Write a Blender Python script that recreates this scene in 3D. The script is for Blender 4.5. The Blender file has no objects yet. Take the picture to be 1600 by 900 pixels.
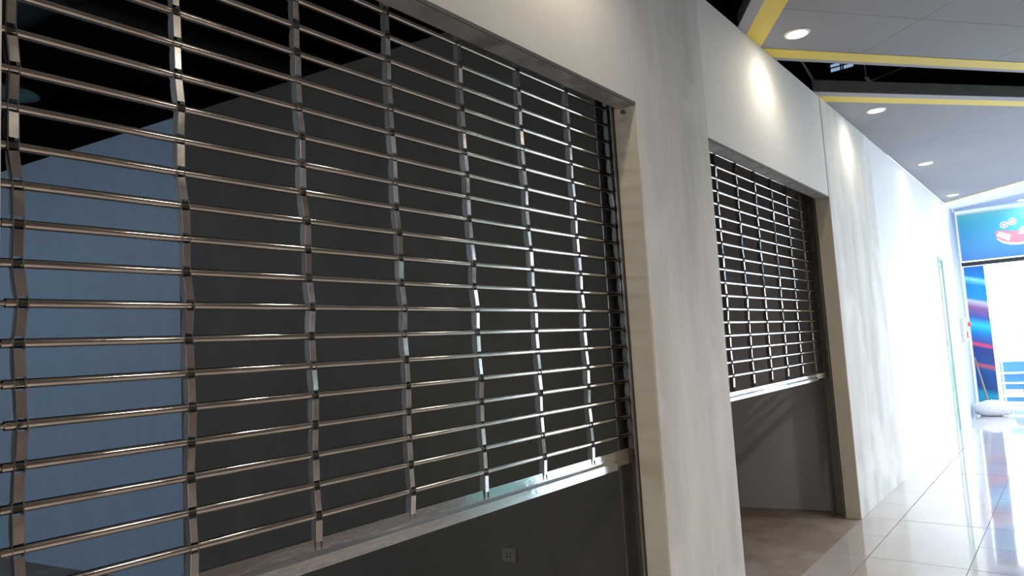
import bpy, bmesh, math, random
from mathutils import Vector, Matrix
random.seed(7)
SC = bpy.context.scene
COL = SC.collection
# ------------------------------------------------------------------ camera
cam = bpy.data.cameras.new('camera'); camo = bpy.data.objects.new('camera', cam); COL.objects.link(camo)
cam.sensor_width = 36; cam.lens = 1091.13/1600*36; cam.clip_start = .02; cam.clip_end = 300
YAW, PITCH, ROLL = .6771, .0896, -.0584
fwd = Vector((-math.sin(YAW)*math.cos(PITCH), math.cos(YAW)*math.cos(PITCH), math.sin(PITCH)))
r0 = Vector((math.cos(YAW), math.sin(YAW), 0)); u0 = r0.cross(fwd)
rt = math.cos(ROLL)*r0+math.sin(ROLL)*u0; up = -math.sin(ROLL)*r0+math.cos(ROLL)*u0
M = Matrix((rt, up, -fwd)).transposed().to_4x4(); M.translation = Vector((1.5543, 0, 1.55))
camo.matrix_world = M
SC.camera = camo
# ------------------------------------------------------------------ world, exposure
W = bpy.data.worlds.new('sky'); SC.world = W; W.use_nodes = True
bg = W.node_tree.nodes['Background']; bg.inputs[0].default_value = (.74, .87, 1, 1); bg.inputs[1].default_value = 5.4
SC.view_settings.view_transform = 'Standard'; SC.view_settings.look = 'None'
SC.view_settings.gamma = 1; SC.view_settings.use_curve_mapping = False
SC.view_settings.exposure = 0.28
SPOT_W = 13.0            # power of each recessed lamp
# ------------------------------------------------------------------ materials
def mat(name, c1, c2=None, scale=3, rough=.6, metal=0, bump=0, stretch=(1, 1, 1), detail=5, emit=0, coat=0, lo=.35, hi=.65, spec=.5, c3=None, s3=1.0, rough2=None):
    m = bpy.data.materials.new(name); m.use_nodes = True; nt = m.node_tree; b = nt.nodes['Principled BSDF']
    b.inputs['Base Color'].default_value = (*c1, 1); b.inputs['Roughness'].default_value = rough
    b.inputs['Metallic'].default_value = metal; b.inputs['Specular IOR Level'].default_value = spec
    b.inputs['Coat Weight'].default_value = coat; b.inputs['Coat Roughness'].default_value = .05
    if c2 or bump:
        g = nt.nodes.new('ShaderNodeNewGeometry'); mp = nt.nodes.new('ShaderNodeMapping'); mp.inputs['Scale'].default_value = stretch
        nt.links.new(g.outputs['Position'], mp.inputs[0])
        n = nt.nodes.new('ShaderNodeTexNoise'); n.inputs['Scale'].default_value = scale; n.inputs['Detail'].default_value = detail; n.inputs['Roughness'].default_value = .6
        nt.links.new(mp.outputs[0], n.inputs['Vector'])
        if c2:
            r = nt.nodes.new('ShaderNodeValToRGB'); r.color_ramp.elements[0].position = lo; r.color_ramp.elements[1].position = hi
            r.color_ramp.elements[0].color = (*c1, 1); r.color_ramp.elements[1].color = (*c2, 1)
            nt.links.new(n.outputs['Fac'], r.inputs[0]); out = r.outputs[0]
            if c3:
                n3 = nt.nodes.new('ShaderNodeTexNoise'); n3.inputs['Scale'].default_value = s3; n3.inputs['Detail'].default_value = 6
                nt.links.new(g.outputs['Position'], n3.inputs['Vector'])
                r3 = nt.nodes.new('ShaderNodeValToRGB'); r3.color_ramp.elements[0].position = .52; r3.color_ramp.elements[1].position = .66
                nt.links.new(n3.outputs['Fac'], r3.inputs[0])
                mx = nt.nodes.new('ShaderNodeMix'); mx.data_type = 'RGBA'
                nt.links.new(r3.outputs[0], mx.inputs[0]); nt.links.new(out, mx.inputs[6]); mx.inputs[7].default_value = (*c3, 1)
                out = mx.outputs[2]
            nt.links.new(out, b.inputs['Base Color'])
            if rough2 is not None:
                mr = nt.nodes.new('ShaderNodeMapRange'); mr.inputs['From Min'].default_value = lo; mr.inputs['From Max'].default_value = hi
                mr.inputs['To Min'].default_value = rough; mr.inputs['To Max'].default_value = rough2
                nt.links.new(n.outputs['Fac'], mr.inputs[0]); nt.links.new(mr.outputs[0], b.inputs['Roughness'])
        if bump:
            bp = nt.nodes.new('ShaderNodeBump'); bp.inputs['Strength'].default_value = bump; bp.inputs['Distance'].default_value = .01
            nt.links.new(n.outputs['Fac'], bp.inputs['Height']); nt.links.new(bp.outputs[0], b.inputs['Normal'])
    if emit:
        b.inputs['Emission Color'].default_value = (*c1, 1); b.inputs['Emission Strength'].default_value = emit
    return m
PLASTER = mat('plaster', (.60, .585, .55), (.70, .69, .66), 2.2, .75, stretch=(1, 1, .35), bump=.05, c3=(.54, .52, .49), s3=1.1)
RAWPLASTER = mat('raw_plaster', (.57, .55, .525), (.76, .745, .725), 3, .8, stretch=(1, 1, .18), bump=.08, c3=(.79, .78, .765), s3=1.6)
PAINT = mat('board_paint', (.77, .755, .72), (.81, .795, .76), 1.2, .7, bump=.03)
WHITE = mat('white_paint', (.76, .77, .78), (.79, .80, .81), 1.4, .6)
JAMBP = mat('reveal_plaster', (.66, .61, .50), (.72, .67, .56), 4, .8, bump=.08)
LAV = mat('pale_blue_paint', (.36, .41, .56), (.40, .45, .60), 2, .6)
DARKW = mat('dark_grey_paint', (.110, .101, .085), (.135, .124, .106), 2.4, .75, stretch=(1, 1, .6), bump=.05)
GREYW = mat('mid_grey_paint', (.52, .525, .56), (.57, .575, .61), 2.4, .75, stretch=(1, 1, .6), bump=.05)
BLUEW = mat('slate_blue_paint', (.345, .46, .60), (.38, .50, .64), 2.0, .75, stretch=(3, 3, .4))
BLACK = mat('near_black', (.012, .012, .013), rough=.9, spec=.1)  # even near-black colour for roof, void and shop walls
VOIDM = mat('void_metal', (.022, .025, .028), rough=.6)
SCREED = mat('brown_screed', (.25, .185, .15), (.38, .305, .255), 2.6, .55, c3=(.40, .37, .345), s3=1.5, bump=.1)
GROUT = mat('grout', (.30, .255, .235), rough=.8)
TILE = mat('polished_tile', (.56, .525, .515), (.62, .59, .585), 1.3, .07, coat=.4, c3=(.57, .505, .475), s3=.6)
CEIL = mat('ceiling_grey', (.25, .255, .275), (.27, .275, .295), 1.0, .65)
CEILB = mat('ceiling_border', (.33, .325, .345), rough=.6)
FASC = mat('dark_fascia', (.09, .088, .085), (.11, .105, .10), 5, .6)
YEL = mat('yellow_paint', (.72, .55, .07), (.76, .60, .10), 2, .55)
STEEL = mat('polished_steel', (.53, .50, .475), (.60, .57, .545), 9, .07, metal=1, rough2=.14)
LINKM = mat('link_steel', (.62, .60, .59), (.68, .66, .65), 20, .16, metal=1, rough2=.26)
CHEEK = mat('link_side_steel', (.20, .195, .19), rough=.5, metal=.7)
JOINT_SHADE = mat('link_joint_shade', (.05, .047, .045), rough=.35, metal=.6)  # shade inside the link joints, put into a dark sleeve colour
FILM = mat('film_wrapped_steel', (.66, .68, .685), (.60, .62, .63), 14, .07, metal=1, bump=.16, stretch=(1, .35, 1), rough2=.16)
TAN = mat('bare_rail_end', (.34, .295, .25), rough=.5, metal=.4)
GUIDE = mat('guide_steel', (.26, .255, .25), (.33, .325, .32), 8, .4, metal=.8)
GALV = mat('galvanised_steel', (.36, .35, .345), (.52, .51, .505), 7, .45, metal=.55, bump=.1, c3=(.26, .25, .24), s3=6)
TRIMW = mat('lamp_trim', (.85, .83, .8), rough=.4)
LAMP = mat('lamp_lens', (1, .90, .74), emit=45)
SOCKET = mat('socket_plastic', (.20, .185, .165), rough=.5)
HOLE = mat('socket_hole', (.01, .01, .01), rough=.8)
TEAL = mat('teal_enamel', (.12, .30, .32), rough=.5)
ALUM = mat('aluminium', (.62, .68, .66), rough=.35, metal=.6)
TINT = mat('grey_glass', (.06, .075, .09), rough=.0)
TINT.node_tree.nodes['Principled BSDF'].inputs['Transmission Weight'].default_value = 1
GREENG = mat('green_glass', (.25, .50, .46), rough=.1, spec=.8)
RED = mat('red_plastic', (.75, .05, .07), rough=.35)
BOXG = mat('alarm_grey', (.62, .63, .60), rough=.5)
SACK = mat('sack_weave', (.62, .60, .62), (.74, .72, .74), 30, .85, bump=.4)
WOOD = mat('stick_wood', (.22, .17, .14), (.30, .24, .2), 10, .7, stretch=(1, 1, .1))
BLUEP = mat('blue_laminate', (.06, .20, .42), (.09, .27, .5), 3, .4)
WHITEP = mat('white_enamel', (.85, .86, .88), rough=.4)
CONC = mat('outdoor_concrete', (.55, .55, .54), (.62, .62, .61), .8, .85)
PINKW = mat('opposite_wall', (.20, .155, .14), (.24, .185, .165), 1.2, .7)
TEALW = mat('teal_shopfront', (.25, .55, .52), (.32, .62, .58), 1.5, .4)
PINK = mat('pink_print', (.85, .30, .38), rough=.5)
# ------------------------------------------------------------------ mesh helpers
class MB:
    def __init__(s): s.v = []; s.f = []; s.sm = []
    def add(s, vs, fs, sm=False):
        o = len(s.v); s.v += [tuple(v) for v in vs]; s.f += [tuple(i+o for i in f) for f in fs]; s.sm += [sm]*len(fs); return s
    def box(s, x0, x1, y0, y1, z0, z1):
        vs = [(x, y, z) for x in (x0, x1) for y in (y0, y1) for z in (z0, z1)]
        return s.add(vs, [(0, 1, 3, 2), (4, 6, 7, 5), (0, 4, 5, 1), (2, 3, 7, 6), (0, 2, 6, 4), (1, 5, 7, 3)])
    def prism(s, poly, a, b, axis='z'):
        n = len(poly)
        def P(p, t): return (p[0], p[1], t) if axis == 'z' else ((t, p[0], p[1]) if axis == 'x' else (p[0], t, p[1]))
        vs = [P(p, a) for p in poly]+[P(p, b) for p in poly]
        return s.add(vs, [tuple(range(n))[::-1], tuple(range(n, 2*n))]+[(i, (i+1) % n, n+(i+1) % n, n+i) for i in range(n)])
    def tube(s, p, q, r, n=12, r2=None, cap=True):
        p = Vector(p); q = Vector(q); d = (q-p).normalized(); a = d.orthogonal().normalized(); b = d.cross(a); r2 = r if r2 is None else r2
        vs = []
        for c, rr in ((p, r), (q, r2)):
            vs += [c+rr*(math.cos(2*math.pi*i/n)*a+math.sin(2*math.pi*i/n)*b) for i in range(n)]
        s.add(vs, [(i, (i+1) % n, n+(i+1) % n, n+i) for i in range(n)], True)
        if cap: s.add(vs[:n], [tuple(range(n))[::-1]]); s.add(vs[n:], [tuple(range(n))])
        return s
    def lathe(s, prof, n=24, c=(0, 0, 0)):
        vs = [(c[0]+r*math.cos(2*math.pi*i/n), c[1]+r*math.sin(2*math.pi*i/n), c[2]+z) for r, z in prof for i in range(n)]
        return s.add(vs, [(k*n+i, k*n+(i+1) % n, (k+1)*n+(i+1) % n, (k+1)*n+i) for k in range(len(prof)-1) for i in range(n)], True)
    def mesh(s, name):
        me = bpy.data.meshes.new(name); me.from_pydata(s.v, [], s.f)
        bm = bmesh.new(); bm.from_mesh(me); bmesh.ops.recalc_face_normals(bm, faces=bm.faces); bm.to_mesh(me); bm.free()
        me.polygons.foreach_set('use_smooth', s.sm); return me
    def build(s, name, m, parent=None, loc=(0, 0, 0)):
        me = s.mesh(name); me.materials.append(m); return put(name, me, parent, loc)
def put(name, me, parent=None, loc=(0, 0, 0), rot=(0, 0, 0)):
    o = bpy.data.objects.new(name, me); COL.objects.link(o); o.location = loc; o.rotation_euler = rot
    if parent: o.parent = parent
    return o
def tag(o, label=None, cat=None, group=None, kind=None):
    if label: o['label'] = label
    if cat: o['category'] = cat
    if group: o['group'] = group
    if kind: o['kind'] = kind
    return o
def empty(name, loc=(0, 0, 0), rz=0):
    o = bpy.data.objects.new(name, None); COL.objects.link(o); o.location = loc; o.rotation_euler.z = rz; o.empty_display_size = .1; return o
def box(name, m, a, parent=None): return MB().box(*a).build(name, m, parent)
def bevel(o, w=.004, seg=2):
    md = o.modifiers.new('bevel', 'BEVEL'); md.width = w; md.segments = seg; md.limit_method = 'ANGLE'; return o
def clip(poly, a, b, c):           # keep a*x+b*y<=c
    out = []
    for i in range(len(poly)):
        p, q = poly[i], poly[(i+1) % len(poly)]; dp = a*p[0]+b*p[1]-c; dq = a*q[0]+b*q[1]-c
        if dp <= 0: out.append(p)
        if (dp < 0 < dq) or (dq < 0 < dp):
            t = dp/(dp-dq); out.append((p[0]+t*(q[0]-p[0]), p[1]+t*(q[1]-p[1])))
    return out
# ------------------------------------------------------------------ setting: key numbers (metres)
HL, HC = 2.70, 3.594                      # lintel underside, ceiling underside
A0, A1, B0, B1, W1, WE = .411, 2.962, 3.822, 6.347, 8.137, 13.66
RVH = .090
RV = .115                                 # thickness of the shopfront wall
# floor with tiles
floor = tag(box('floor', GROUT, (0.0, 4.6, -5, 16, -.15, -.006)), 'polished beige tiled corridor floor along the shopfronts', 'floor', kind='structure')
TX, TY = .585, .56
tme = None
for i in range(8):
    for j in range(-10, 25):
        x0 = .27+TX*(i-1); x1 = x0+TX; y0 = 5.33+TY*(j-6); y1 = y0+TY
        if i == 0: x0 = 0.0
        x1 = min(x1, 4.598)
        if i == 0 or i == 7: me = MB().box(0, x1-x0-.004, .002, TY-.002, -.012, 0).mesh('floor_tile'); me.materials.append(TILE)
        else:
            if tme is None: tme = MB().box(.002, TX-.002, .002, TY-.002, -.012, 0).mesh('floor_tile'); tme.materials.append(TILE)
            me = tme
        o = put('floor_tile', me, floor, (x0, y0, random.uniform(-.0006, .0006)), (random.uniform(-.0012, .0012), random.uniform(-.0012, .0012), 0))
tag(box('floor', SCREED, (-8, 0, -5, 9.5, -.15, -.002)), 'bare brown screed floor inside the empty shops', 'floor', kind='structure')
tag(box('ground', CONC, (-60, 70, -60, 90, -.25, -.152)), 'pale concrete ground outside around the building', 'ground', kind='structure')
# shopfront wall
wl = tag(box('wall_left', WHITE, (-RV, 0.0, W1+.004, WE, 0, HC)), 'white painted shopfront wall beyond the second shutter', 'wall', kind='structure')
bevel(box('plaster_pier', PLASTER, (-RV, 0, -5, A0, 0, HC), wl))
bevel(box('plaster_pier', RAWPLASTER, (-RV, .002, A1, B0, 0, HC), wl))
bevel(box('plaster_pier', RAWPLASTER, (-RV, .004, B1-.003, W1, 0, HC), wl))
box('header_board', PAINT, (-RVH, 0, A0, A1-.002, HL+.004, HC), wl)
box('header_board', PAINT, (-RVH, 0, B0, B1-.012, HL+.004, HC), wl)
for y in (A1, B1):                     # the reveal faces, a thin skim coat of tan plaster
    box('reveal_skim', JAMBP, (-RV, -.002, y-.006, y+.001, 0, HL+.002), wl)
# rear and side walls, dark roof over the void
tag(box('wall_back', PLASTER, (-.115, 4.7, -5.1, -5, 0, 5.6)), 'plain plaster wall closing the corridor behind the camera', 'wall', kind='structure')
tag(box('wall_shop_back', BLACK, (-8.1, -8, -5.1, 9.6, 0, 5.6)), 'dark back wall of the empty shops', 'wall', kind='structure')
ws = tag(box('wall_shop_side', BLACK, (-1.6, -.115, -5.1, -5, 0, 5.6)), 'dark side wall of the first shop with an added window opening for daylight', 'wall', kind='structure')
for a in ((-8, -1.6, -5.1, -5, 0, 2.2), (-8, -1.6, -5.1, -5, 3.3, 5.6)): box('wall_block', BLACK, a, ws)  # unseen window gap, added to throw cool daylight onto the first partition
for x in (-7.9, -6.3, -4.8, -3.2, -1.65): box('added_window_bar', VOIDM, (x-.04, x+.04, -5.08, -5.02, 2.2, 3.3), ws)
wr = tag(box('wall_right', PINKW, (4.6, 4.7, -5, 6.8, 0, 5.6)), 'brownish pink wall facing the shopfronts', 'wall', kind='structure')
box('shopfront_panel', TEALW, (4.6, 4.7, 6.8, 8.3, 0, 3.6), wr)
box('added_end_pier', PLASTER, (4.6, 4.7, 12.9, 15.0, 0, 3.6), wr)  # unseen pier, added to cut the daylight on the return wall
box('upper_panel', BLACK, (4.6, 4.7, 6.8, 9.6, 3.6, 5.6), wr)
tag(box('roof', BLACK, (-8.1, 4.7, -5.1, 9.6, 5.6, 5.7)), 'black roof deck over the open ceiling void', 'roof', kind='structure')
# void end wall with a small clerestory window
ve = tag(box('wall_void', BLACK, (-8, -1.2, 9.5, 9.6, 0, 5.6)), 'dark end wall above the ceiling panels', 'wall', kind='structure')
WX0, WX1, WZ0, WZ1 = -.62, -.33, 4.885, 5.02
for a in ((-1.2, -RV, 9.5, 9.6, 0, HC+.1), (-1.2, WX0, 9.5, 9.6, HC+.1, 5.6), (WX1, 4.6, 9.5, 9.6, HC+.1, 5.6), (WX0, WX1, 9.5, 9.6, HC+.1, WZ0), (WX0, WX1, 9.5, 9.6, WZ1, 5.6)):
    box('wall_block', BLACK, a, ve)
win = tag(empty('window_1', (WX0, 9.5, WZ0)), 'small clerestory window glimpsed through the ceiling slot', 'window', kind='structure')
for x in (.135, .16):
    box('glazing_bar', BLACK, (x-.006, x+.006, .02, .05, 0, WZ1-WZ0), win)
box('glazing_bar', BLACK, (0, WX1-WX0, .02, .05, .062, .07), win)
box('pane', TINT, (0, WX1-WX0, .03, .034, 0, WZ1-WZ0), win)
# partitions, running back from the shopfront at a slight angle
def partition(name, b, slope, segs, top, lab):
    root = None
    for (x0, x1, m) in segs:
        pts = [(x0, b+slope*x0), (x1, b+slope*x1), (x1, b+slope*x1+.1), (x0, b+slope*x0+.1)]
        mb = MB().prism(pts, 0, top)
        if root is None: root = tag(mb.build(name, m), lab, 'wall', kind='structure')
        else: mb.build('painted_panel', m, root)
    return root
partition('wall_partition', 3.19, .195, [(-3.62, -.12, DARKW), (-8, -3.62, BLUEW)], 3.475, 'dark grey partition with a slate blue end inside the first shop')
partition('wall_partition', 6.60, .21, [(-8, -.12, GREYW)], 3.40, 'dark grey partition inside the second shop')
# lintel plates
def lintel(n, y0, y1, cut, lab):
    t = tag(MB().box(-RVH-.002, .003, y0, cut-.003, HL-.004, HL+.004).build('trim_%d' % n, GALV), lab, 'lintel', kind='structure')
    box('lintel_plate', GALV, (-RVH-.002, .003, cut, y1, HL-.004, HL+.004), t)
    box('front_lip', FASC, (.0, .005, y0, y1, HL-.006, HL+.009), t)
    return t
lintel(1, A0, A1-.004, 2.60, 'dark galvanised lintel plate over the near shutter')
lintel(2, B0, B1-.004, 5.90, 'dark galvanised lintel plate over the far shutter')
# ------------------------------------------------------------------ ceiling panels
def cell_boards(parent, poly, sx, sy, ang, m, z0, z1):
    ca, sa = math.cos(ang), math.sin(ang); g = .0016
    us = [p[0]*ca+p[1]*sa for p in poly]; vs = [-p[0]*sa+p[1]*ca for p in poly]
    for i in range(math.floor(min(us)/sx), math.ceil(max(us)/sx)):
        for j in range(math.floor(min(vs)/sy), math.ceil(max(vs)/sy)):
            q = clip(poly, -ca, -sa, -(i*sx+g)); q = clip(q, ca, sa, (i+1)*sx-g) if q else q
            q = clip(q, sa, -ca, -(j*sy+g)) if q else q; q = clip(q, -sa, ca, (j+1)*sy-g) if q else q
            if len(q) >= 3: MB().prism(q, z0, z1).build('ceiling_board', m, parent)
def stripe(parent, p, q, w0, w1, nrm, m, name='painted_stripe', z=HC):
    # a flat band between offsets w0 and w1 from line p-q
    pts = [(p[0]+nrm[0]*w0, p[1]+nrm[1]*w0), (q[0]+nrm[0]*w0, q[1]+nrm[1]*w0), (q[0]+nrm[0]*w1, q[1]+nrm[1]*w1), (p[0]+nrm[0]*w1, p[1]+nrm[1]*w1)]
    pts = clip(clip(pts, -1, 0, -.002), 1, 0, 4.598)
    if len(pts) >= 3: return MB().prism(pts, z-.004, z+.001).build(name, m, parent)
def panel(lab, poly, ang=0., sx=1.2, sy=2.4):
    cx = sum(p[0] for p in poly)/len(poly)
    c = MB().prism(poly, HC+.014, HC+.09).build('ceiling', FASC); tag(c, lab, 'ceiling', kind='structure')
    cell_boards(c, poly, sx, sy, ang, CEIL, HC, HC+.012)
    return c
# A: wedge with its point at the wall
sL, sR = -1.52, 1.324
PA = [(0.002, 4.475), (4.6, 4.475+sL*4.6), (4.6, 5.22+sR*4.6), (0.002, 5.22)]
cA = panel('grey ceiling wedge with yellow stripes nearest the camera', PA, .93, 1.2, 2.4)
nR = Vector((sR, -1)).normalized(); nL = Vector((-sL, 1)).normalized()
stripe(cA, (-.5, 4.475-.5*sL), (4.6, 4.475+sL*4.6), 0, .085, nL, CEILB, 'border_band')
stripe(cA, (-.5, 4.475-.5*sL), (4.6, 4.475+sL*4.6), .085, .235, nL, YEL)
stripe(cA, (-.5, 5.22-.5*sR), (4.6, 5.22+sR*4.6), 0, .045, nR, CEILB, 'border_band')
stripe(cA, (-.5, 5.22-.5*sR), (4.6, 5.22+sR*4.6), .045, .175, nR, YEL)
# B: triangle reaching to the far end
sB, sF = 1.255, -.88
PB = [(0.002, 6.165), (3.5, 6.165+sB*3.5), (0.002, WE-.002)]
cB = panel('grey ceiling triangle with a dark front edge over the second shutter', PB, .9, 1.2, 2.4)
nB = Vector((-sB, 1)).normalized()
box_pts = [(0.002, 6.165), (3.5, 6.165+sB*3.5)]
MB().prism([(0.002, 6.165-.012), (3.5, 6.165+sB*3.5-.012), (3.5, 6.165+sB*3.5), (0.002, 6.165)], HC-.001, HC+.1).build('front_fascia', FASC, cB)
stripe(cB, (-.5, 6.165-.5*sB), (3.5, 6.165+sB*3.5), 0, .085, nB, CEILB, 'border_band')
stripe(cB, (-.5, 6.165-.5*sB), (3.5, 6.165+sB*3.5), .085, .215, nB, YEL)
nF = Vector((sF, -1)).normalized()
stripe(cB, (0, WE), (3.5, WE+sF*3.5), .0, .05, nF, YEL)
# Z: panel over the near shutter, out of the frame but lit
PZ = [(0.002, 3.45), (4.6, 3.45+sL*4.6), (4.6, -5), (0.002, -5)]
cZ = panel('grey ceiling panel above the near shutter', PZ, 0, 1.2, 2.4)
# C: canopy at the exit with a curved front edge
edge = [(0.002, 14.30), (.25, 14.14), (.5, 13.97), (.8, 13.76), (1.1, 13.56), (1.5, 13.36), (2.0, 13.22), (2.6, 13.15), (4.6, 13.15)]
cC = tag(MB().prism(edge+[(4.6, 15.6), (0.002, 15.6)], HC, HC+.06).build('ceiling', LAV), 'pale curved canopy ceiling over the far exit', 'ceiling', kind='structure')
MB().prism([(x, y-.05) for x, y in edge]+[(x, y) for x, y in edge[::-1]], HC-.03, HC+.1).build('curved_fascia', LAV, cC)
MB().prism([(x, y+.16) for x, y in edge]+[(x, y+.24) for x, y in edge[::-1]], HC-.004, HC+.001).build('painted_stripe', WHITEP, cC)
# ------------------------------------------------------------------ rolling shutters
P = .0845; TR = .0101
def link_mesh(w):
    mb = MB(); a = P/2; hz = .0285
    # folded front plate
    prof = [(.0092, -w), (.0120, -w+.0022), (.0120, w-.0022), (.0092, w), (.0080, w), (.0106, w-.0030), (.0106, -w+.0030), (.0080, -w)]
    mb.prism(prof, -hz, hz, 'z')
    r = .0150
    up_ = [(r*math.cos(math.radians(t)), a+r*math.sin(math.radians(t))) for t in (-38, 15, 60, 105, 150, 195, 235)]
    half = [(.0105, hz-.006)]+[(min(x, .0108), z) for x, z in up_]+[(-.0128, .016)]
    poly = half+[(x, -z) for x, z in half[::-1]]
    n0 = len(mb.f)
    for y in (-w, w-.0010): mb.prism([(x, z) for x, z in poly], y, y+.0010, 'y')
    n1 = len(mb.f); mb.tube((0, -w+.0012, a), (0, w-.0012, a), .0108, 12, cap=False)  # dark sleeve added so the joint gap looks shaded
    me = mb.mesh('link'); me.materials.append(LINKM); me.materials.append(JOINT_SHADE); me.materials.append(CHEEK)
    for i in range(n0, len(me.polygons)): me.polygons[i].material_index = 1 if i >= n1 else 2
    return me
LM = [link_mesh(.0112), link_mesh(.0099)]
def tube_mesh(L, name):
    n = 14; mb = MB()
    mb.tube((0, 0, 0), (0, L, 0), TR, n); mb.tube((0, -.055, 0), (0, .002, 0), .0062, 8); mb.tube((0, L-.002, 0), (0, L+.055, 0), .0062, 8)
    me = mb.mesh(name); me.materials.append(STEEL); return me
def shutter(label, group, y0, y1, chains, z0, kmin, kmax, offs, barz, film_end, seed):
    S = -.175; rnd = random.Random(seed)
    root = tag(empty('rolling_shutter', (S, (y0+y1)/2, 0)), label, 'shutter', group)
    base = (y0+y1)/2
    ys, ye = chains[0]-.03, chains[-1]+.006
    tm = tube_mesh(ye-ys, 'slat')
    off = {k: offs(k) for k in range(kmin-1, kmax+2)}
    for k in range(kmin, kmax+1):
        put('slat', tm, root, (0, ys-base+off[k], z0+k*P))
    for k in range(kmin-1, kmax):
        lo, hi = (off[k] if k >= kmin else off[kmin]*.5), off[k+1]
        for c in chains:
            ang = math.atan2(hi-lo, P)
            put('link', LM[k % 2], root, (0, c-base+(lo+hi)/2, z0+(k+.5)*P), (-ang, rnd.gauss(0, .03), rnd.gauss(0, .05)))
    # bottom rail, wrapped in bright film except at its bare end
    zt, zb = barz; zm = (zt+zb)/2
    prof = [(-.012, zt), (.006, zt), (.008, zm+.006), (.010, zm+.002), (.016, zm-.006), (.017, zb), (-.014, zb)]
    rl = MB().prism(prof, y0+.01-base, film_end-base, 'y').build('bottom_rail', FILM, root)
    MB().prism([(-.011, zt-.001), (.005, zt-.001), (.007, zm), (.010, zb+.012), (-.011, zb+.012)], film_end-base, y1+.05-base, 'y').build('bare_rail_end', TAN, root)
    # guide channels
    for yy, s in ((y1, 1), (y0, -1)):
        lip = yy-.030*s; web = yy+.085*s
        g = [(-.058+.112-.06, 0)]
        xf, xb = .055, -.035
        pr = [(xf, lip), (xf, web), (xb, web), (xb, lip), (xb+.004, lip), (xb+.004, web-.004*s), (xf-.004, web-.004*s), (xf-.004, lip)]
        MB().prism([(x, y-base) for x, y in pr], 0, HL+.3).build('guide_rail', GUIDE, root)
    MB().tube((-.10, y0-base, 3.22), (-.10, y1-base, 3.22), .11, 20).build('roller_barrel', GUIDE, root)
    return root
OFF1 = {10: -.0182, 9: -.0172, 8: -.0152, 7: -.0152, 6: -.0082, 5: -.0102, 4: -.0112, 3: -.0012, 2: .0008, 1: -.0012, 0: .0088, -1: .0018, -2: .0048, -3: .0088, -4: .0048, -5: .0018, -6: .0038, -7: .0078}
shutter('nearest large tubular steel grille shutter, half raised', 'grille shutters', A0, A1, [.4858+.3587*i for i in range(8)]+[.4858+.3587*7+.034], 1.7104, -7, 15, lambda k: OFF1.get(k, -.017), (1.056, .976), 2.832, 3)
shutter('smaller-looking far tubular steel grille shutter beyond the plaster pier', 'grille shutters', B0, B1, [4.3072+.3539*i for i in range(-1, 7)], 1.735, -5, 15, lambda k: .0035*math.sin(k*2.1)+.002*math.sin(k*.7), (1.212, 1.160), 6.085, 5)
# ------------------------------------------------------------------ recessed lamps
def downlight(x, y, label, z=HC, power=SPOT_W):
    r = tag(empty('downlight', (x, y, z)), label, 'ceiling lamp', 'recessed downlights')
    MB().lathe([(.062, -.004), (.066, -.010), (.080, -.009), (.085, -.003), (.085, .004)], 28).build('trim_ring', TRIMW, r)
    MB().lathe([(.0, -.006), (.03, -.006), (.063, -.004)], 28).build('lens', LAMP, r)
    l = bpy.data.lights.new('downlight_bulb', 'SPOT'); l.energy = power; l.color = (1, .87, .70); l.spot_size = math.radians(150); l.spot_blend = .9; l.shadow_soft_size = .045 if power < 50 else .14
    o = bpy.data.objects.new('downlight_bulb', l); COL.objects.link(o); o.parent = r; o.location = (0, 0, -.03)
    return r
downlight(.262, 4.87, 'round recessed downlight beside the yellow corner, largest in view')
downlight(.284, 7.17, 'round recessed downlight just past the ceiling slot')
downlight(.262, 10.05, 'third round recessed downlight along the white wall')
downlight(.215, 12.9, 'farthest round recessed downlight near the end of the white wall')
downlight(.27, 2.3, 'recessed downlight in the panel above the near shutter, closest to the pier')
downlight(.27, .1, 'recessed downlight in the panel above the near shutter, left of the middle')
downlight(.27, -2.3, 'recessed downlight behind the camera near the shopfront')
for x, y, t in ((1.9, -2.6, 'behind the camera'), (1.9, -.2, 'beside the camera'), (3.6, -2.6, 'behind the camera by the far side'), (3.6, -4.2, 'at the back by the far side')):
    downlight(x, y, 'added fill downlight in the corridor ceiling '+t, power=115)  # extra lamps out of view, added as warm fill for the near walls
downlight(2.4, 4.9, 'recessed downlight in the middle of the nearest ceiling wedge', power=115)
downlight(2.4, 7.1, 'recessed downlight in the far half of the nearest ceiling wedge', power=115)
downlight(2.4, 2.1, 'recessed downlight in the near half of the nearest ceiling wedge', power=115)
downlight(1.02, 14.6, 'recessed downlight in the curved canopy over the exit')
# ------------------------------------------------------------------ small things
s = tag(empty('wall_socket', (-.979, 2.999-.006, .448), math.atan(.195)), 'small dim socket plate low on the dark partition', 'socket')
bevel(box('plate', SOCKET, (-.043, .043, -.009, .006, -.036, .036), s), .003)
for x in (-.010, .010):
    for z in (-.009, .009): box('socket_hole', HOLE, (x-.003, x+.003, -.0105, -.008, z-.004, z+.004), s)
h = tag(empty('lintel_bolt', (-.055, A1-.004, HL-.03)), 'dark bolt sticking out at the top of the reveal', 'bolt')
MB().tube((0, 0, 0), (0, -.02, -.0), .006, 8).build('shank', FASC, h)
MB().tube((0, -.018, 0), (0, -.026, 0), .012, 6).build('head', FASC, h)
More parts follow.
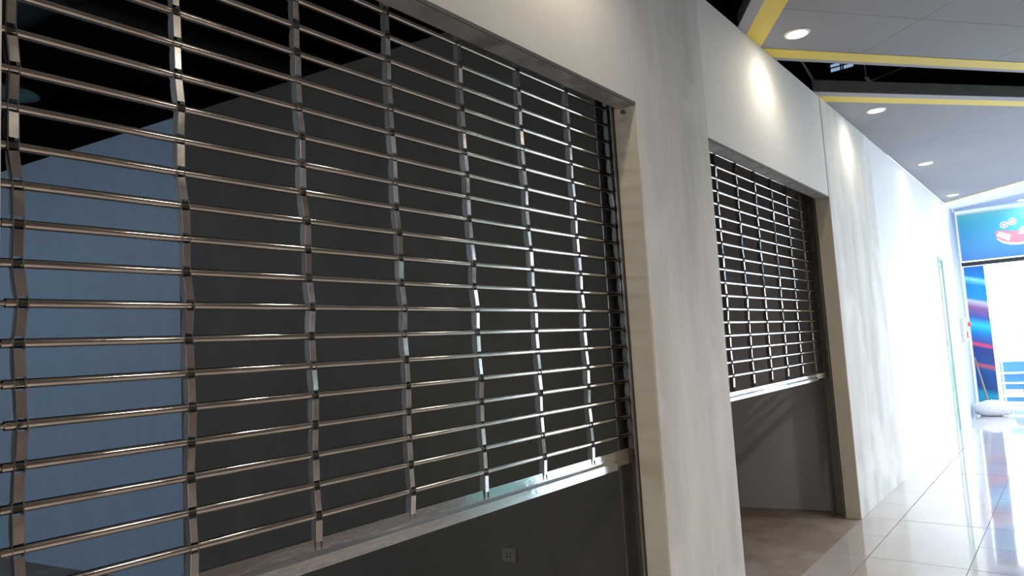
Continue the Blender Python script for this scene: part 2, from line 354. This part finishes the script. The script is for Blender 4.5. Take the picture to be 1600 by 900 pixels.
# hanging lamp in the shop, ducts and rods in the void
l = tag(empty('pendant_lamp', (-3.90, 1.5, 3.50)), 'teal enamel pendant lamp hanging unlit in the dark shop', 'lamp')
MB().lathe([(.03, .05), (.05, .042), (.10, .018), (.155, -.018), (.16, -.024), (.10, .003), (.03, .03)], 28).build('shade', TEAL, l)
MB().tube((0, 0, .04), (0, 0, 2.09), .008, 8).build('cord', VOIDM, l)
for (a, b, r, lab) in (((-7.5, 1.2, 4.5), (-.6, 2.6, 4.5), .17, 'dark round duct above the slate blue wall'), ((-5.2, -3, 4.9), (-5.2, 5.0, 4.9), .12, 'dark round duct crossing deep in the shop ceiling')):
    d = Vector(b)-Vector(a); du = MB().tube(a, b, r, 18)
    o = tag(du.build('ventilation_duct', VOIDM), lab, 'duct')
    for t in (.2, .5, .8):
        c = Vector(a)+d*t; e = d.normalized()*.015; MB().tube(c-e, c+e, r+.015, 18).build('duct_flange', VOIDM, o)
tag(MB().tube((-.863, 7.0, 5.6), (-.19, 7.0, 3.97), .012, 8).tube((-.19, 7.0, 3.97), (-.19, 7.0, 3.2), .012, 8).build('hanger_rod', WHITEP), 'pale hanger rod at the wall end of the ceiling slot', 'rod')
tag(MB().tube((-.10, 9.0, 4.47), (.32, 9.0, 4.54), .004, 6).build('cable', ALUM), 'thin pale cable crossing the ceiling slot', 'cable')
tag(MB().tube((-.11, 9.0, 4.5), (-.11, 9.0, 5.6), .005, 6).prism([(-.13, 4.53), (-.09, 4.535), (-.04, 4.45), (-.08, 4.44)], 8.98, 9.02, 'y').build('metal_bracket', WHITEP), 'small bright metal bracket inside the ceiling slot', 'bracket')
# ------------------------------------------------------------------ far end
YE = 14.9
jam = tag(box('wall_exit', LAV, (-RV, 0, WE+.002, YE+.1, 0, HC)), 'pale blue return wall beside the far exit', 'wall', kind='structure')
box('corner_strip', WHITE, (-.01, .012, WE+.02, WE+.10, 0, HC), jam)
# narrow glazed door at the end of the white wall
d = tag(empty('door_1', (0, 12.15, 0)), 'narrow glazed door with aluminium frame in the white wall', 'door', kind='structure')
box('door_frame', ALUM, (.0, .02, 0, .05, 0, 2.6), d); box('door_frame', ALUM, (.0, .02, .36, .41, 0, 2.6), d); box('door_frame', ALUM, (.0, .02, .05, .36, 2.55, 2.6), d)
box('pane', GREENG, (.001, .006, .05, .36, 0, 2.55), d)
for z in (.6, 1.3, 2.0): box('hinge', ALUM, (.02, .028, .005, .03, z-.05, z+.05), d)
# printed panels
def ramp_mat(name, stops, tilt, lo, hi, rough=.35):
    m = bpy.data.materials.new(name); m.use_nodes = True; nt = m.node_tree; b = nt.nodes['Principled BSDF']; b.inputs['Roughness'].default_value = rough
    g = nt.nodes.new('ShaderNodeNewGeometry'); sp = nt.nodes.new('ShaderNodeSeparateXYZ'); nt.links.new(g.outputs['Position'], sp.inputs[0])
    mu = nt.nodes.new('ShaderNodeMath'); mu.operation = 'MULTIPLY_ADD'; mu.inputs[1].default_value = tilt
    nt.links.new(sp.outputs['X'], mu.inputs[0]); nt.links.new(sp.outputs['Z'], mu.inputs[2])
    mr = nt.nodes.new('ShaderNodeMapRange'); mr.inputs['From Min'].default_value = lo; mr.inputs['From Max'].default_value = hi
    nt.links.new(mu.outputs[0], mr.inputs[0])
    r = nt.nodes.new('ShaderNodeValToRGB'); cr = r.color_ramp
    while len(cr.elements) < len(stops): cr.elements.new(.5)
    for e, (p, c) in zip(cr.elements, stops): e.position = p; e.color = (*c, 1)
    nt.links.new(mr.outputs[0], r.inputs[0]); nt.links.new(r.outputs[0], b.inputs['Base Color']); return m
BAN = ramp_mat('banner_print', [(0, (.10, .25, .62)), (.45, (.10, .42, .72)), (.8, (.10, .58, .74)), (1, (.22, .70, .70))], .04, 2.66, 3.55)
STREAK = ramp_mat('streak_print', [(0, (.01, .22, .36)), (.10, (.01, .30, .46)), (.14, (.01, .06, .22)), (.27, (.01, .08, .28)), (.30, (.55, .10, .10)), (.315, (.02, .07, .26)), (.42, (.03, .05, .24)), (.44, (.8, .08, .16)), (.46, (.06, .08, .3)), (.52, (.01, .22, .6)), (.58, (.03, .6, .85)), (.63, (.05, .12, .42)), (.70, (.30, .12, .30)), (.745, (.62, .60, .72)), (.76, (.02, .30, .65)), (.86, (.01, .28, .65)), (.90, (.25, .75, .9)), (.92, (.01, .25, .62)), (1, (.02, .14, .45))], .30, .1, 2.65)
b = tag(empty('hanging_banner', (0, YE, 2.66)), 'wide blue banner with film reels and a film strip above the exit', 'banner')
box('print_panel', BAN, (.03, 4.5, 0, .03, .02, .86), b)
box('banner_frame', WHITEP, (.012, .03, -.006, .034, 0, .89), b); box('banner_frame', WHITEP, (.03, 4.5, -.006, .034, .86, .89), b)
box('lower_beam', VOIDM, (.012, 4.5, 0, .06, -.07, .0), b)
for cx, cz in ((.71, .585), (.83, .625)):
    ring = MB().prism([(cx+.062*math.cos(t*math.pi/12), cz+.062*math.sin(t*math.pi/12)) for t in range(24)], -.004, .001, 'y').build('film_reel', WHITEP, b)
    for t in range(6):
        MB().prism([(cx+.036*math.cos(t*math.pi/3)+.011*math.cos(q*math.pi/4), cz+.036*math.sin(t*math.pi/3)+.011*math.sin(q*math.pi/4)) for q in range(8)], -.007, -.003, 'y').build('reel_hole', BLUEP, ring)
MB().prism([(.56, .47), (.62, .50), (.86, .46), (1.1, .50), (1.1, .30), (.95, .25), (.8, .26), (.66, .30), (.58, .37)], -.003, .001, 'y').build('film_strip', PINK, b)
MB().prism([(.575, .41), (.625, .48), (.79, .40), (.755, .29)], -.006, -.002, 'y').build('ticket', WHITEP, b)
MB().prism([(.585, .34), (.585, .37), (.66, .31), (.76, .27), (.9, .25), (1.1, .27), (1.1, .235), (.9, .21), (.76, .225), (.66, .27)], -.005, -.001, 'y').build('strip_edge', WHITEP, b)
MB().prism([(.90, .40), (.93, .50), (1.02, .55), (1.12, .50), (1.1, .36)], -.006, -.002, 'y').build('popcorn_shape', WHITEP, b)
p = tag(empty('streak_poster', (.02, YE, 0)), 'tall narrow blue poster with light streaks beside the exit', 'poster')
box('print_panel', STREAK, (.02, .32, 0, .02, .06, 2.57), p)
box('poster_frame', WHITEP, (.0, .02, -.004, .024, .05, 2.58), p); box('poster_frame', WHITEP, (.32, .332, -.004, .024, .75, 1.62), p); box('poster_frame', WHITEP, (.02, .32, -.004, .024, 2.57, 2.585), p)
# alarm box on the return wall
a = tag(empty('alarm_box', (.0, 13.82, 1.26)), 'grey alarm box with red fittings on the return wall', 'alarm')
bevel(box('case', BOXG, (.0, .075, .0, .26, 0, .40), a), .008)
MB().lathe([(.0, .05), (.025, .045), (.04, .02), (.042, 0)], 16).build('red_lamp', RED, a, (.10, .2, .29)).rotation_euler = (0, math.pi/2, 0)
bevel(box('call_point', RED, (.075, .092, .14, .22, .06, .17), a), .004); box('call_button', WHITEP, (.092, .096, .16, .20, .09, .14), a)
# tied sack lying on the floor
def sack():
    mb = MB(); n, k = 20, 14; vs = []
    rnd = random.Random(4)
    for i in range(k+1):
        t = i/k; x = .02+.56*t; s_ = max(.12, math.sin(math.pi*min(1, .1+.86*t))**.45) if t < .9 else .28-.9*(t-.9)
        for j in range(n):
            q = 2*math.pi*j/n; w = 1+.06*math.sin(3*q+7*t)+.04*rnd.uniform(-1, 1)
            vs.append((x+.01*math.sin(5*q), .15*s_*math.cos(q)*w, max(0.0, .125+.135*s_*math.sin(q)*w)))
    fs = [(i*n+j, i*n+(j+1) % n, (i+1)*n+(j+1) % n, (i+1)*n+j) for i in range(k) for j in range(n)]
    mb.add(vs, fs, True); mb.add(vs[:n], [tuple(range(n))]); mb.add(vs[-n:], [tuple(range(n))]); return mb
sk = tag(empty('tied_sack', (.02, 14.2, 0)), 'lumpy pale woven sack lying on the floor by the exit', 'sack')
sack().build('sack_body', SACK, sk); MB().tube((.545, 0, .10), (.56, 0, .10), .045, 12).build('tie', WHITEP, sk)
# stick leaning in the corner
tag(MB().tube((.24, 14.55, .0), (.06, 14.82, .95), .020, 10, .012).build('wooden_stick', WOOD), 'dark wooden stick leaning against the blue poster', 'stick')
# ladder-like rack just outside
r = tag(empty('metal_ladder', (.28, 15.3, -.05)), 'slim white metal ladder frame standing outside the exit', 'ladder')
MB().tube((0, 0, 0), (0, 0, 1.68), .013, 10).build('post', WHITEP, r); MB().tube((.125, 0, 0), (.125, 0, 1.68), .013, 10).build('post', WHITEP, r)
for z in (.30, .60, .90, 1.2, 1.42, 1.58): MB().tube((0, 0, z), (.125, 0, z), .009, 8).build('rung', WHITEP, r)
# blue counter outside with white shelves
c = tag(empty('display_counter', (.22, 17.2, -.05)), 'blue display counter with white shelves outside the exit', 'counter')
box('cabinet', BLUEP, (0, 3, .06, .6, 0, .80), c)
for z in (.10, .36, .56): box('shelf', WHITEP, (0, 3, 0, .06, z, z+.035), c)
for x in (.0, .42, 1.1, 1.8): box('white_panel', WHITEP, (x+.02, x+.34, .03, .06, .14, .25), c)
rl = tag(empty('railing', (.5, 19.0, -.05)), 'thin white railing in the bright yard behind the counter', 'railing')
for x in (0, 1.2, 2.4, 3.6): MB().tube((x, 0, 0), (x, 0, 1.55), .02, 8).build('post', WHITEP, rl)
for z in (.9, 1.2, 1.5): MB().tube((0, 0, z), (3.6, 0, z), .014, 8).build('bar', ALUM, rl)
